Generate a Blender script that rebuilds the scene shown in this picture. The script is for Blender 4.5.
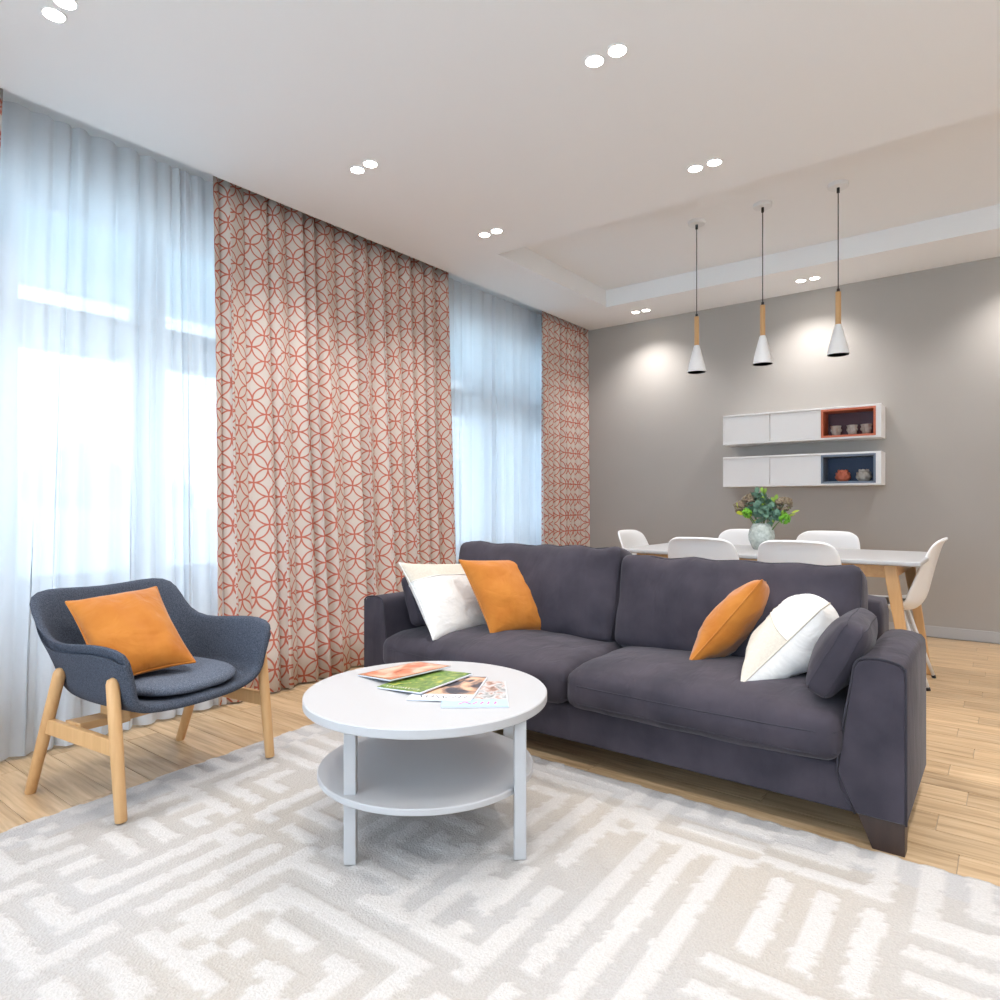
import bpy, bmesh, math, random
import numpy as np
from mathutils import Vector, Matrix, noise

for o in list(bpy.data.objects):
    bpy.data.objects.remove(o, do_unlink=True)
SC = bpy.context.scene
COL = SC.collection
R_ = math.radians

# ------------------------------------------------------------------ camera
CAMZ, FPX, YAW, HOR = 1.05, 665.5, R_(37.46), 503.4
cam_data = bpy.data.cameras.new('camera')
cam_data.sensor_width = 36.0
cam_data.lens = 36.0 * FPX / 1000.0
cam_data.shift_y = (HOR - 500.0) / 1000.0
cam_data.clip_start = 0.02
cam_data.clip_end = 300
cam = bpy.data.objects.new('camera', cam_data)
cam.location = (0, 0, CAMZ)
cam.rotation_euler = (R_(90), 0, YAW)
COL.objects.link(cam)
SC.camera = cam

# ------------------------------------------------------------------ world
world = bpy.data.worlds.new('overcast_sky')
SC.world = world
world.use_nodes = True
wn = world.node_tree
bgn = wn.nodes['Background']
bgn.inputs['Color'].default_value = (0.72, 0.83, 1.0, 1)
bgn.inputs['Strength'].default_value = 4.5

# ------------------------------------------------------------------ exposure
VS = SC.view_settings
VS.view_transform = 'Standard'
VS.look = 'None'
VS.gamma = 1.0
VS.use_curve_mapping = False
VS.exposure = 0.76
BULB_W = 20.0          # watts of each ceiling bulb
WARM = (1.0, 0.97, 0.965)

# ------------------------------------------------------------------ pixel helpers (photo pixel -> direction)
_F = Vector((-math.sin(YAW), math.cos(YAW), 0))
_R = Vector((math.cos(YAW), math.sin(YAW), 0))
_O = Vector((0, 0, CAMZ))
def ray(x, y):
    return _F + _R * ((x - 500) / FPX) + Vector((0, 0, (HOR - y) / FPX))
def onz(x, y, z=0.0):
    r = ray(x, y); return _O + r * ((z - CAMZ) / r.z)
def sphere_hit(c, x, y, rad):
    r = ray(x, y); o = _O - Vector(c)
    a = r.dot(r); b = 2 * o.dot(r); cc = o.dot(o) - rad * rad
    D = max(b * b - 4 * a * cc, 0.0)
    return _O + r * ((-b + math.sqrt(D)) / (2 * a))
def perp_hit(p0, p1, x, y):          # point on the ray square to p0-p1 at p1
    n = (p1 - p0).normalized(); r = ray(x, y)
    return _O + r * ((p1 - _O).dot(n) / r.dot(n))

# ------------------------------------------------------------------ node helpers
def N(nt, typ, **kw):
    n = nt.nodes.new(typ)
    for k, v in kw.items():
        if k in n.inputs.keys(): n.inputs[k].default_value = v
        else: setattr(n, k, v)
    return n
def L(nt, a, b): nt.links.new(a, b)
def c4(c): return (c[0], c[1], c[2], 1)
def srgb(r, g, b):
    f = lambda u: (u / 255 / 12.92) if u / 255 <= .04045 else ((u / 255 + .055) / 1.055) ** 2.4
    return (f(r), f(g), f(b))

MATS = {}
def mat(name, color, rough=.5, metal=0.0, noise_amt=0.0, noise_scale=20.0, bump=0.0, bump_scale=200.0,
        sheen=0.0, spec=0.5, emit=None, emit_s=0.0, color2=None, stretch=None, transmission=0.0, rand=0.0, coat=0.0):
    if name in MATS: return MATS[name]
    m = bpy.data.materials.new(name); m.use_nodes = True
    nt = m.node_tree; b = nt.nodes['Principled BSDF']
    b.inputs['Base Color'].default_value = c4(color)
    b.inputs['Roughness'].default_value = rough
    b.inputs['Metallic'].default_value = metal
    b.inputs['Specular IOR Level'].default_value = spec
    b.inputs['Transmission Weight'].default_value = transmission
    b.inputs['Coat Weight'].default_value = coat
    if sheen:
        b.inputs['Sheen Weight'].default_value = sheen
        b.inputs['Sheen Roughness'].default_value = .45
    if emit:
        b.inputs['Emission Color'].default_value = c4(emit)
        b.inputs['Emission Strength'].default_value = emit_s
    tc = N(nt, 'ShaderNodeTexCoord'); src = tc.outputs['Object']
    if stretch:
        mp = N(nt, 'ShaderNodeMapping'); mp.inputs['Scale'].default_value = stretch
        L(nt, src, mp.inputs['Vector']); src = mp.outputs['Vector']
    if noise_amt or color2:
        nz = N(nt, 'ShaderNodeTexNoise'); nz.inputs['Scale'].default_value = noise_scale
        nz.inputs['Detail'].default_value = 5
        L(nt, src, nz.inputs['Vector'])
        mx = N(nt, 'ShaderNodeMix', data_type='RGBA')
        c2 = color2 or tuple(min(1, c * (1 + noise_amt)) for c in color)
        c1 = color if color2 else tuple(c * (1 - noise_amt) for c in color)
        mx.inputs['A'].default_value = c4(c1); mx.inputs['B'].default_value = c4(c2)
        rp = N(nt, 'ShaderNodeMapRange'); rp.inputs['From Min'].default_value = .3; rp.inputs['From Max'].default_value = .7
        L(nt, nz.outputs['Fac'], rp.inputs['Value']); L(nt, rp.outputs['Result'], mx.inputs['Factor'])
        out = mx.outputs['Result']
        if rand:
            oi = N(nt, 'ShaderNodeObjectInfo')
            hs = N(nt, 'ShaderNodeHueSaturation')
            mr = N(nt, 'ShaderNodeMapRange'); mr.inputs['To Min'].default_value = 1 - rand; mr.inputs['To Max'].default_value = 1 + rand
            L(nt, oi.outputs['Random'], mr.inputs['Value']); L(nt, mr.outputs['Result'], hs.inputs['Value'])
            L(nt, out, hs.inputs['Color']); out = hs.outputs['Color']
        L(nt, out, b.inputs['Base Color'])
    if bump:
        nb = N(nt, 'ShaderNodeTexNoise'); nb.inputs['Scale'].default_value = bump_scale; nb.inputs['Detail'].default_value = 3
        L(nt, src, nb.inputs['Vector'])
        bp = N(nt, 'ShaderNodeBump'); bp.inputs['Strength'].default_value = bump; bp.inputs['Distance'].default_value = .004
        L(nt, nb.outputs['Fac'], bp.inputs['Height']); L(nt, bp.outputs['Normal'], b.inputs['Normal'])
    MATS[name] = m
    return m

def mat_plank():
    m = bpy.data.materials.new('oak_plank'); m.use_nodes = True; nt = m.node_tree; b = nt.nodes['Principled BSDF']
    tc = N(nt, 'ShaderNodeTexCoord'); oi = N(nt, 'ShaderNodeObjectInfo')
    off = N(nt, 'ShaderNodeVectorMath', operation='SCALE'); off.inputs[0].default_value = (17.3, 9.1, 5.7)
    L(nt, oi.outputs['Random'], off.inputs['Scale'])
    ad = N(nt, 'ShaderNodeVectorMath', operation='ADD'); L(nt, tc.outputs['Object'], ad.inputs[0]); L(nt, off.outputs[0], ad.inputs[1])
    mp = N(nt, 'ShaderNodeMapping'); mp.inputs['Scale'].default_value = (1.6, 22, 22); L(nt, ad.outputs[0], mp.inputs['Vector'])
    nz = N(nt, 'ShaderNodeTexNoise'); nz.inputs['Scale'].default_value = 2.2; nz.inputs['Detail'].default_value = 6; nz.inputs['Distortion'].default_value = .6
    L(nt, mp.outputs[0], nz.inputs['Vector'])
    cr = N(nt, 'ShaderNodeValToRGB'); e = cr.color_ramp.elements
    e[0].position = .25; e[0].color = c4(srgb(162, 132, 96)); e[1].position = .72; e[1].color = c4(srgb(212, 184, 148))
    k = cr.color_ramp.elements.new(.5); k.color = c4(srgb(194, 164, 126))
    L(nt, nz.outputs['Fac'], cr.inputs['Fac'])
    hs = N(nt, 'ShaderNodeHueSaturation'); mr = N(nt, 'ShaderNodeMapRange')
    mr.inputs['To Min'].default_value = .86; mr.inputs['To Max'].default_value = 1.1
    L(nt, oi.outputs['Random'], mr.inputs['Value']); L(nt, mr.outputs[0], hs.inputs['Value']); L(nt, cr.outputs[0], hs.inputs['Color'])
    L(nt, hs.outputs[0], b.inputs['Base Color'])
    b.inputs['Roughness'].default_value = .36
    bp = N(nt, 'ShaderNodeBump'); bp.inputs['Strength'].default_value = .12; bp.inputs['Distance'].default_value = .002
    L(nt, nz.outputs['Fac'], bp.inputs['Height']); L(nt, bp.outputs[0], b.inputs['Normal'])
    return m

def mat_wood(name, ca, cb, axis='z', rough=.45):
    m = bpy.data.materials.new(name); m.use_nodes = True; nt = m.node_tree; b = nt.nodes['Principled BSDF']
    tc = N(nt, 'ShaderNodeTexCoord'); mp = N(nt, 'ShaderNodeMapping')
    mp.inputs['Scale'].default_value = {'z': (40, 40, 3), 'x': (3, 40, 40), 'y': (40, 3, 40)}[axis]
    L(nt, tc.outputs['Object'], mp.inputs['Vector'])
    nz = N(nt, 'ShaderNodeTexNoise'); nz.inputs['Scale'].default_value = 1.2; nz.inputs['Detail'].default_value = 5; nz.inputs['Distortion'].default_value = .5
    L(nt, mp.outputs[0], nz.inputs['Vector'])
    mx = N(nt, 'ShaderNodeMix', data_type='RGBA'); mx.inputs['A'].default_value = c4(ca); mx.inputs['B'].default_value = c4(cb)
    L(nt, nz.outputs['Fac'], mx.inputs['Factor']); L(nt, mx.outputs['Result'], b.inputs['Base Color'])
    b.inputs['Roughness'].default_value = rough
    return m

def mat_curtain():
    """interlocking-ring print: thin lens-shaped petals meeting in fours, on woven beige cloth"""
    m = bpy.data.materials.new('ring_print_cloth'); m.use_nodes = True; nt = m.node_tree; b = nt.nodes['Principled BSDF']
    uv = N(nt, 'ShaderNodeUVMap'); uv.uv_map = 'cloth'
    mp = N(nt, 'ShaderNodeMapping'); S = 0.113
    mp.inputs['Rotation'].default_value = (0, 0, R_(45)); mp.inputs['Scale'].default_value = (1 / S, 1 / S, 1)
    L(nt, uv.outputs[0], mp.inputs['Vector'])
    nd = N(nt, 'ShaderNodeTexNoise'); nd.inputs['Scale'].default_value = 3.0; L(nt, mp.outputs[0], nd.inputs['Vector'])
    sub = N(nt, 'ShaderNodeVectorMath', operation='SUBTRACT'); L(nt, nd.outputs['Color'], sub.inputs[0]); sub.inputs[1].default_value = (.5, .5, .5)
    scl = N(nt, 'ShaderNodeVectorMath', operation='SCALE'); scl.inputs['Scale'].default_value = .05; L(nt, sub.outputs[0], scl.inputs[0])
    add = N(nt, 'ShaderNodeVectorMath', operation='ADD'); L(nt, mp.outputs[0], add.inputs[0]); L(nt, scl.outputs[0], add.inputs[1])
    sp = N(nt, 'ShaderNodeSeparateXYZ'); L(nt, add.outputs[0], sp.inputs[0])
    def M(op, a, bb=None):
        n = N(nt, 'ShaderNodeMath', operation=op)
        for i, v in enumerate((a, bb)):
            if v is None: continue
            if isinstance(v, (int, float)): n.inputs[i].default_value = v
            else: L(nt, v, n.inputs[i])
        return n.outputs[0]
    qx = M('ABSOLUTE', M('SUBTRACT', M('FRACT', sp.outputs[0]), .5))
    qy = M('ABSOLUTE', M('SUBTRACT', M('FRACT', sp.outputs[1]), .5))
    def dist(a, bb):
        return M('SQRT', M('ADD', M('POWER', M('SUBTRACT', 1.0, a), 2.0), M('POWER', bb, 2.0)))
    d1 = M('ABSOLUTE', M('SUBTRACT', dist(qx, qy), .7071))
    d2 = M('ABSOLUTE', M('SUBTRACT', dist(qy, qx), .7071))
    d = M('MINIMUM', d1, d2)
    nz = N(nt, 'ShaderNodeTexNoise'); nz.inputs['Scale'].default_value = 30; L(nt, mp.outputs[0], nz.inputs['Vector'])
    w = N(nt, 'ShaderNodeMapRange'); w.inputs['From Min'].default_value = .050; w.inputs['From Max'].default_value = .030
    L(nt, d, w.inputs['Value'])
    al = M('MULTIPLY', w.outputs[0], M('ADD', .62, M('MULTIPLY', nz.outputs['Fac'], .5)))
    al = M('MINIMUM', al, 1.0)
    mx = N(nt, 'ShaderNodeMix', data_type='RGBA'); mx.inputs['A'].default_value = c4(srgb(210, 198, 188)); mx.inputs['B'].default_value = c4(srgb(188, 86, 60))
    L(nt, al, mx.inputs['Factor']); L(nt, mx.outputs['Result'], b.inputs['Base Color'])
    b.inputs['Roughness'].default_value = .9; b.inputs['Specular IOR Level'].default_value = .15
    return m

def mat_sheer():
    m = bpy.data.materials.new('white_voile'); m.use_nodes = True; nt = m.node_tree
    for n in list(nt.nodes): nt.nodes.remove(n)
    out = N(nt, 'ShaderNodeOutputMaterial')
    tr = N(nt, 'ShaderNodeBsdfTransparent'); tl = N(nt, 'ShaderNodeBsdfTranslucent'); df = N(nt, 'ShaderNodeBsdfDiffuse')
    tl.inputs['Color'].default_value = (.70, .76, .80, 1); df.inputs['Color'].default_value = (.86, .87, .90, 1)
    a = N(nt, 'ShaderNodeMixShader'); a.inputs[0].default_value = .5
    L(nt, tl.outputs[0], a.inputs[1]); L(nt, df.outputs[0], a.inputs[2])
    s = N(nt, 'ShaderNodeMixShader')
    tc = N(nt, 'ShaderNodeTexCoord'); nz = N(nt, 'ShaderNodeTexNoise'); nz.inputs['Scale'].default_value = 400
    L(nt, tc.outputs['Object'], nz.inputs['Vector'])
    mr = N(nt, 'ShaderNodeMapRange'); mr.inputs['To Min'].default_value = .89; mr.inputs['To Max'].default_value = .94
    L(nt, nz.outputs['Fac'], mr.inputs['Value']); L(nt, mr.outputs[0], s.inputs[0])
    L(nt, tr.outputs[0], s.inputs[1]); L(nt, a.outputs[0], s.inputs[2])
    L(nt, s.outputs[0], out.inputs['Surface'])
    return m

def mat_pane():
    m = bpy.data.materials.new('window_glass'); m.use_nodes = True; nt = m.node_tree
    for n in list(nt.nodes): nt.nodes.remove(n)
    out = N(nt, 'ShaderNodeOutputMaterial')
    tr = N(nt, 'ShaderNodeBsdfTransparent'); tr.inputs['Color'].default_value = (.93, .97, .98, 1)
    gl = N(nt, 'ShaderNodeBsdfGlossy'); gl.inputs['Roughness'].default_value = .02
    fr = N(nt, 'ShaderNodeFresnel'); fr.inputs['IOR'].default_value = 1.3
    s = N(nt, 'ShaderNodeMixShader'); L(nt, fr.outputs[0], s.inputs[0]); L(nt, tr.outputs[0], s.inputs[1]); L(nt, gl.outputs[0], s.inputs[2])
    L(nt, s.outputs[0], out.inputs['Surface'])
    return m

def mat_rug():
    m = bpy.data.materials.new('rug_pile'); m.use_nodes = True; nt = m.node_tree; b = nt.nodes['Principled BSDF']
    at = N(nt, 'ShaderNodeAttribute'); at.attribute_name = 'weave'
    tc = N(nt, 'ShaderNodeTexCoord')
    nz = N(nt, 'ShaderNodeTexNoise'); nz.inputs['Scale'].default_value = 160; nz.inputs['Detail'].default_value = 3
    L(nt, tc.outputs['Object'], nz.inputs['Vector'])
    mr = N(nt, 'ShaderNodeMapRange'); mr.inputs['From Min'].default_value = .3; mr.inputs['From Max'].default_value = .7
    mr.inputs['To Min'].default_value = .93; mr.inputs['To Max'].default_value = 1.06
    L(nt, nz.outputs['Fac'], mr.inputs['Value'])
    hs = N(nt, 'ShaderNodeHueSaturation'); L(nt, mr.outputs[0], hs.inputs['Value']); L(nt, at.outputs['Color'], hs.inputs['Color'])
    L(nt, hs.outputs[0], b.inputs['Base Color'])
    b.inputs['Roughness'].default_value = .95; b.inputs['Specular IOR Level'].default_value = .1
    b.inputs['Sheen Weight'].default_value = .25
    bp = N(nt, 'ShaderNodeBump'); bp.inputs['Strength'].default_value = .6; bp.inputs['Distance'].default_value = .006
    L(nt, nz.outputs['Fac'], bp.inputs['Height']); L(nt, bp.outputs[0], b.inputs['Normal'])
    return m

def mat_cover(name, cols, scale, stretch=(1, 1, 1), dist=1.5):
    m = bpy.data.materials.new(name); m.use_nodes = True; nt = m.node_tree; b = nt.nodes['Principled BSDF']
    tc = N(nt, 'ShaderNodeTexCoord'); mp = N(nt, 'ShaderNodeMapping'); mp.inputs['Scale'].default_value = stretch
    L(nt, tc.outputs['Object'], mp.inputs['Vector'])
    nz = N(nt, 'ShaderNodeTexNoise'); nz.inputs['Scale'].default_value = scale; nz.inputs['Detail'].default_value = 4; nz.inputs['Distortion'].default_value = dist
    L(nt, mp.outputs[0], nz.inputs['Vector'])
    cr = N(nt, 'ShaderNodeValToRGB'); els = cr.color_ramp.elements
    n = len(cols)
    while len(els) < n: els.new(.5)
    for i, c in enumerate(cols):
        els[i].position = .3 + .4 * i / (n - 1); els[i].color = c4(srgb(*c))
    L(nt, nz.outputs['Fac'], cr.inputs['Fac']); L(nt, cr.outputs[0], b.inputs['Base Color'])
    b.inputs['Roughness'].default_value = .35
    return m

# ------------------------------------------------------------------ mesh helpers
def mk(name, verts, faces, material, parent=None, smooth=False, loc=None, rot=None):
    me = bpy.data.meshes.new(name)
    me.from_pydata([tuple(v) for v in verts], [], [tuple(f) for f in faces])
    if smooth:
        me.polygons.foreach_set('use_smooth', [True] * len(me.polygons))
    if material: me.materials.append(material)
    me.update()
    o = bpy.data.objects.new(name, me); COL.objects.link(o)
    if parent: o.parent = parent
    if loc: o.location = loc
    if rot: o.rotation_euler = rot
    return o
def mkbm(name, bm, material, parent=None, smooth=False):
    bmesh.ops.recalc_face_normals(bm, faces=bm.faces)
    me = bpy.data.meshes.new(name); bm.to_mesh(me); bm.free()
    if smooth: me.polygons.foreach_set('use_smooth', [True] * len(me.polygons))
    if material: me.materials.append(material)
    o = bpy.data.objects.new(name, me); COL.objects.link(o)
    if parent: o.parent = parent
    return o
def bm_box(bm, x0, x1, y0, y1, z0, z1, bev=0.0, seg=2):
    r = bmesh.ops.create_cube(bm, size=1)
    vs = r['verts']
    for v in vs:
        v.co = Vector((x0 if v.co.x < 0 else x1, y0 if v.co.y < 0 else y1, z0 if v.co.z < 0 else z1))
    if bev:
        es = list({e for v in vs for e in v.link_edges})
        bmesh.ops.bevel(bm, geom=es, offset=bev, segments=seg, affect='EDGES', profile=.5)
def box(name, x0, x1, y0, y1, z0, z1, material, parent=None, bev=0.0, seg=2):
    bm = bmesh.new(); bm_box(bm, x0, x1, y0, y1, z0, z1, bev, seg)
    return mkbm(name, bm, material, parent)
def tube_pts(pts, rad, n=8, closed=False):
    """verts, faces of a tube along pts; rad a number or list"""
    P = [Vector(p) for p in pts]; k = len(P); V = []; Fc = []
    prev = None
    for i, p in enumerate(P):
        if closed: t = (P[(i + 1) % k] - P[i - 1]).normalized()
        else: t = (P[min(i + 1, k - 1)] - P[max(i - 1, 0)]).normalized()
        if prev is None:
            a = Vector((0, 0, 1)) if abs(t.z) < .9 else Vector((1, 0, 0))
            u = t.cross(a).normalized()
        else:
            u = (prev - t * prev.dot(t)).normalized()
        w = t.cross(u); prev = u
        r = rad[i] if isinstance(rad, (list, tuple)) else rad
        for j in range(n):
            a = 2 * math.pi * j / n
            V.append(p + u * (r * math.cos(a)) + w * (r * math.sin(a)))
    m = k if closed else k - 1
    for i in range(m):
        for j in range(n):
            a = i * n + j; b = i * n + (j + 1) % n; c = ((i + 1) % k) * n + (j + 1) % n; d = ((i + 1) % k) * n + j
            Fc.append((a, b, c, d))
    if not closed:
        Fc.append(tuple(range(n - 1, -1, -1))); Fc.append(tuple(range((k - 1) * n, k * n)))
    return V, Fc
def tube(name, pts, rad, material, parent=None, n=8, closed=False, smooth=True):
    V, Fc = tube_pts(pts, rad, n, closed)
    return mk(name, V, Fc, material, parent, smooth)
def lathe(name, prof, material, parent=None, n=24, loc=None, smooth=True, wob=None):
    V = []; Fc = []
    for i, (r, z) in enumerate(prof):
        for j in range(n):
            a = 2 * math.pi * j / n
            rr = r * (wob(a, z) if wob else 1)
            V.append((rr * math.cos(a), rr * math.sin(a), z))
    k = len(prof)
    for i in range(k - 1):
        for j in range(n):
            Fc.append((i * n + j, i * n + (j + 1) % n, (i + 1) * n + (j + 1) % n, (i + 1) * n + j))
    if prof[0][0] > 1e-5: Fc.append(tuple(range(n - 1, -1, -1)))
    if prof[-1][0] > 1e-5: Fc.append(tuple(range((k - 1) * n, k * n)))
    o = mk(name, V, Fc, material, parent, smooth, loc)
    if smooth: autosmooth(o)
    return o
def autosmooth(o, ang=40):
    me = o.data
    bm = bmesh.new(); bm.from_mesh(me)
    bmesh.ops.remove_doubles(bm, verts=bm.verts, dist=1e-6)
    for e in bm.edges:
        if len(e.link_faces) == 2 and e.calc_face_angle(0) > R_(ang): e.smooth = False
    bm.to_mesh(me); bm.free()
def empty(name, loc=(0, 0, 0), rz=0.0, rot=None):
    o = bpy.data.objects.new(name, None); COL.objects.link(o)
    o.location = loc; o.rotation_euler = rot or (0, 0, rz); o.empty_display_size = .1
    return o
def tag(o, label, cat, group=None):
    o['label'] = label; o['category'] = cat
    if group: o['group'] = group
    return o
def struct(o, label=None):
    o['kind'] = 'structure'
    if label: o['label'] = label
    return o
def copy_tree(o, parent=None):
    c = o.copy(); COL.objects.link(c); c.parent = parent
    for ch in o.children: copy_tree(ch, c)
    return c
def soft_box(name, w, d, h, r, material, parent=None, crown=(0, 0, 0), wr=0.0, wscale=6.0, seed=0, n=(22, 14, 8), shape=None):
    """cushion: rounded box centred at origin (w x d x h); crown = extra bulge along each axis"""
    hw, hd, hh = w / 2, d / 2, h / 2
    bm = bmesh.new()
    vm = {}
    def pv(p):
        key = tuple(round(c, 6) for c in p)
        if key not in vm: vm[key] = bm.verts.new(p)
        return vm[key]
    def lin(a, m): return [-a + 2 * a * i / m for i in range(m + 1)]
    X, Y, Z = lin(hw, n[0]), lin(hd, n[1]), lin(hh, n[2])
    def quad(f, A, B):
        for i in range(len(A) - 1):
            for j in range(len(B) - 1):
                try: bm.faces.new([pv(f(A[i], B[j])), pv(f(A[i + 1], B[j])), pv(f(A[i + 1], B[j + 1])), pv(f(A[i], B[j + 1]))])
                except ValueError: pass
    for s in (-1, 1):
        quad(lambda a, b: (a, b, s * hh), X, Y); quad(lambda a, b: (a, s * hd, b), X, Z); quad(lambda a, b: (s * hw, a, b), Y, Z)
    off = Vector((seed * 7.3, seed * 3.1, seed * 1.7))
    def deform(p):
        p = Vector(p)
        q = Vector((max(-hw + r, min(hw - r, p.x)), max(-hd + r, min(hd - r, p.y)), max(-hh + r, min(hh - r, p.z))))
        dlt = p - q
        if dlt.length > 1e-6: p = q + dlt.normalized() * r
        ux, uy, uz = p.x / hw, p.y / hd, p.z / hh
        g = lambda t: max(0, 1 - t * t)
        p.x += crown[0] * ux * g(uy) * g(uz); p.y += crown[1] * uy * g(ux) * g(uz); p.z += crown[2] * uz * g(ux) * g(uy)
        if wr and dlt.length > 1e-6:
            nv = noise.noise(p * wscale + off) + .5 * noise.noise(p * wscale * 2.3 + off)
            p += dlt.normalized() * (wr * nv)
        if shape: p = shape(p)
        return p
    for v in bm.verts: v.co = deform(v.co)
    soft_box.deform = deform
    return mkbm(name, bm, material, parent, smooth=True)
def catmull(P, m):
    P = [Vector(p) for p in P]; out = []
    Q = [P[0] * 2 - P[1]] + P + [P[-1] * 2 - P[-2]]
    for i in range(1, len(Q) - 2):
        for k in range(m):
            t = k / m
            a, b, c, d = Q[i - 1], Q[i], Q[i + 1], Q[i + 2]
            out.append(.5 * ((2 * b) + (c - a) * t + (2 * a - 5 * b + 4 * c - d) * t * t + (3 * b - a - 3 * c + d) * t ** 3))
    out.append(P[-1]); return out
def add_mod(o, typ, **kw):
    m = o.modifiers.new(typ.lower(), typ)
    for k, v in kw.items(): setattr(m, k, v)
    return m

# ------------------------------------------------------------------ shared materials
M_CEIL = mat('ceiling_paint', (.90, .90, .90), .9, bump=.02)
M_TRAY = mat('tray_edge_skylight', (.78, .80, .88), .9)  # skylight blue put into the colour of the tray sides; not applied
M_GREY = mat('grey_wall_paint', srgb(174, 169, 163), .85, noise_amt=.015, noise_scale=3, bump=.03, bump_scale=300)
M_WHITEWALL = mat('white_wall_paint', (.80, .79, .77), .9)
M_WHITE = mat('white_lacquer', (.49, .49, .495), .42, spec=.3)
M_WHITEMATT = mat('white_matt', (.82, .82, .82), .5)
M_CAB = mat('white_cabinet_lacquer', (.88, .87, .86), .35)
M_PLANK = mat_plank()
M_GROUT = mat('floor_grout', srgb(176, 160, 140), .9)
M_OAK = mat_wood('oak_leg', srgb(196, 148, 96), srgb(226, 184, 132))
M_OAKX = mat_wood('oak_rail', srgb(190, 142, 92), srgb(220, 178, 126), 'y')
M_DARKWOOD = mat_wood('wenge_leg', srgb(42, 30, 26), srgb(66, 48, 40))
M_SOFA = mat('plum_velvet', srgb(51, 48, 56), .8, color2=srgb(70, 64, 72), noise_scale=7, bump=.08, bump_scale=500, sheen=.10, spec=.2)
def add_wrinkles(m, scale, stretch, strength):
    nt = m.node_tree; b = nt.nodes['Principled BSDF']
    tc = N(nt, 'ShaderNodeTexCoord'); mp = N(nt, 'ShaderNodeMapping'); mp.inputs['Scale'].default_value = stretch
    L(nt, tc.outputs['Object'], mp.inputs['Vector'])
    nz = N(nt, 'ShaderNodeTexNoise'); nz.inputs['Scale'].default_value = scale; nz.inputs['Detail'].default_value = 2; nz.inputs['Distortion'].default_value = 1.2
    L(nt, mp.outputs[0], nz.inputs['Vector'])
    bp = N(nt, 'ShaderNodeBump'); bp.inputs['Strength'].default_value = strength; bp.inputs['Distance'].default_value = .02
    L(nt, nz.outputs['Fac'], bp.inputs['Height'])
    old = b.inputs['Normal'].links
    if old: L(nt, old[0].from_socket, bp.inputs['Normal'])
    L(nt, bp.outputs[0], b.inputs['Normal'])
add_wrinkles(M_SOFA, 3.0, (4, 2, 1.2), .35)
M_SOFASEAM = mat('velvet_seam', srgb(50, 47, 55), .85, noise_amt=.1)
M_CHAIRCLOTH = mat('heather_navy_wool', srgb(52, 58, 70), .95, color2=srgb(92, 98, 110), noise_scale=260, bump=.35, bump_scale=420, spec=.15)
M_CHAIRPAD = mat('heather_navy_pad', srgb(66, 73, 87), .95, color2=srgb(118, 126, 140), noise_scale=260, bump=.35, bump_scale=420, spec=.15)
M_OCHRE = mat('ochre_velvet', srgb(178, 106, 36), .8, color2=srgb(192, 122, 48), noise_scale=9, bump=.06, bump_scale=400, sheen=.3, spec=.2)
add_wrinkles(M_OCHRE, 8.0, (1, 1, 1.5), .35)
M_CREAM = mat('cream_cotton', srgb(226, 224, 220), .9, noise_amt=.03, noise_scale=40, bump=.12, bump_scale=500, spec=.15)
add_wrinkles(M_CREAM, 9.0, (1, 1, 1.5), .35)
M_LINEN = mat('beige_linen', srgb(206, 198, 184), .92, noise_amt=.06, noise_scale=120, bump=.3, bump_scale=500, spec=.15)
M_CURT = mat_curtain()
M_SHEER = mat_sheer()
M_PANE = mat_pane()
M_PVC = mat('white_window_frame', (.80, .82, .84), .35)
M_RUG = mat_rug()
M_BLACK = mat('black_rubber', (.015, .015, .017), .5)
M_SHELL = mat('white_moulded_plastic', (.88, .88, .88), .35)
M_PAPER = mat('magazine_pages', srgb(214, 218, 226), .6)

H = 2.9          # ceiling height
XL = -3.57       # edge of the ceiling over the curtain recess
XW = -3.95       # window wall
YB = 6.235       # grey wall
XR, YF = 2.4, -2.2

# ================================================================== SETTING
# floor: grout bed with single planks
floor = struct(box('floor', XW - .2, XR + .1, YF - .1, YB + .1, -.12, -.004, M_GROUT), 'light oak plank floor')
PW, PL = .135, 1.2
def plank_mesh(x0, x1):
    bm = bmesh.new(); bm_box(bm, x0, x1, -PW / 2 + .0012, PW / 2 - .0012, -.010, 0, 0)
    me = bpy.data.meshes.new('plank'); bm.to_mesh(me); bm.free(); me.materials.append(M_PLANK); return me
full = plank_mesh(-PL / 2 + .0012, PL / 2 - .0012)
row = 0; y = 2.346 - PW * 22
rr = random.Random(4)
offs = [-.19, .43, -.47, .16]
while y < YB:
    x = offs[row % 2] + (0 if row % 4 < 2 else .07) - PL * 6
    while x < 2.2:
        a, b = max(x, XW), min(x + PL, 2.2)
        if b - a > .05:
            me = full if abs(b - a - PL) < 1e-6 else plank_mesh(a - (x + PL / 2) + .0012, b - (x + PL / 2) - .0012)
            p = bpy.data.objects.new('plank', me); COL.objects.link(p); p.parent = floor
            p.location = (x + PL / 2, y, 0)
        x += PL
    y += PW; row += 1

# ceiling with sunken tray over the dining table
TX0, TX1, TY0, TY1, TZ = -3.02, 1.9, 3.915, 5.59, H + .16
bm = bmesh.new()
bm_box(bm, XL, XR, YF, TY0, H, H + .3); bm_box(bm, XL, XR, TY1, YB, H, H + .3)
bm_box(bm, XL, TX0, TY0, TY1, H, H + .3); bm_box(bm, TX1, XR, TY0, TY1, H, H + .3)
ceiling = struct(mkbm('ceiling', bm, M_CEIL), 'white ceiling with a sunken rectangular tray')
box('tray_panel', TX0 - .05, TX1 + .05, TY0 - .05, TY1 + .05, TZ, H + .26, M_CEIL, ceiling)
box('recess_panel', XW - .2, XL - .001, YF, YB, H + .12, H + .3, M_CEIL, ceiling)
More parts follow.
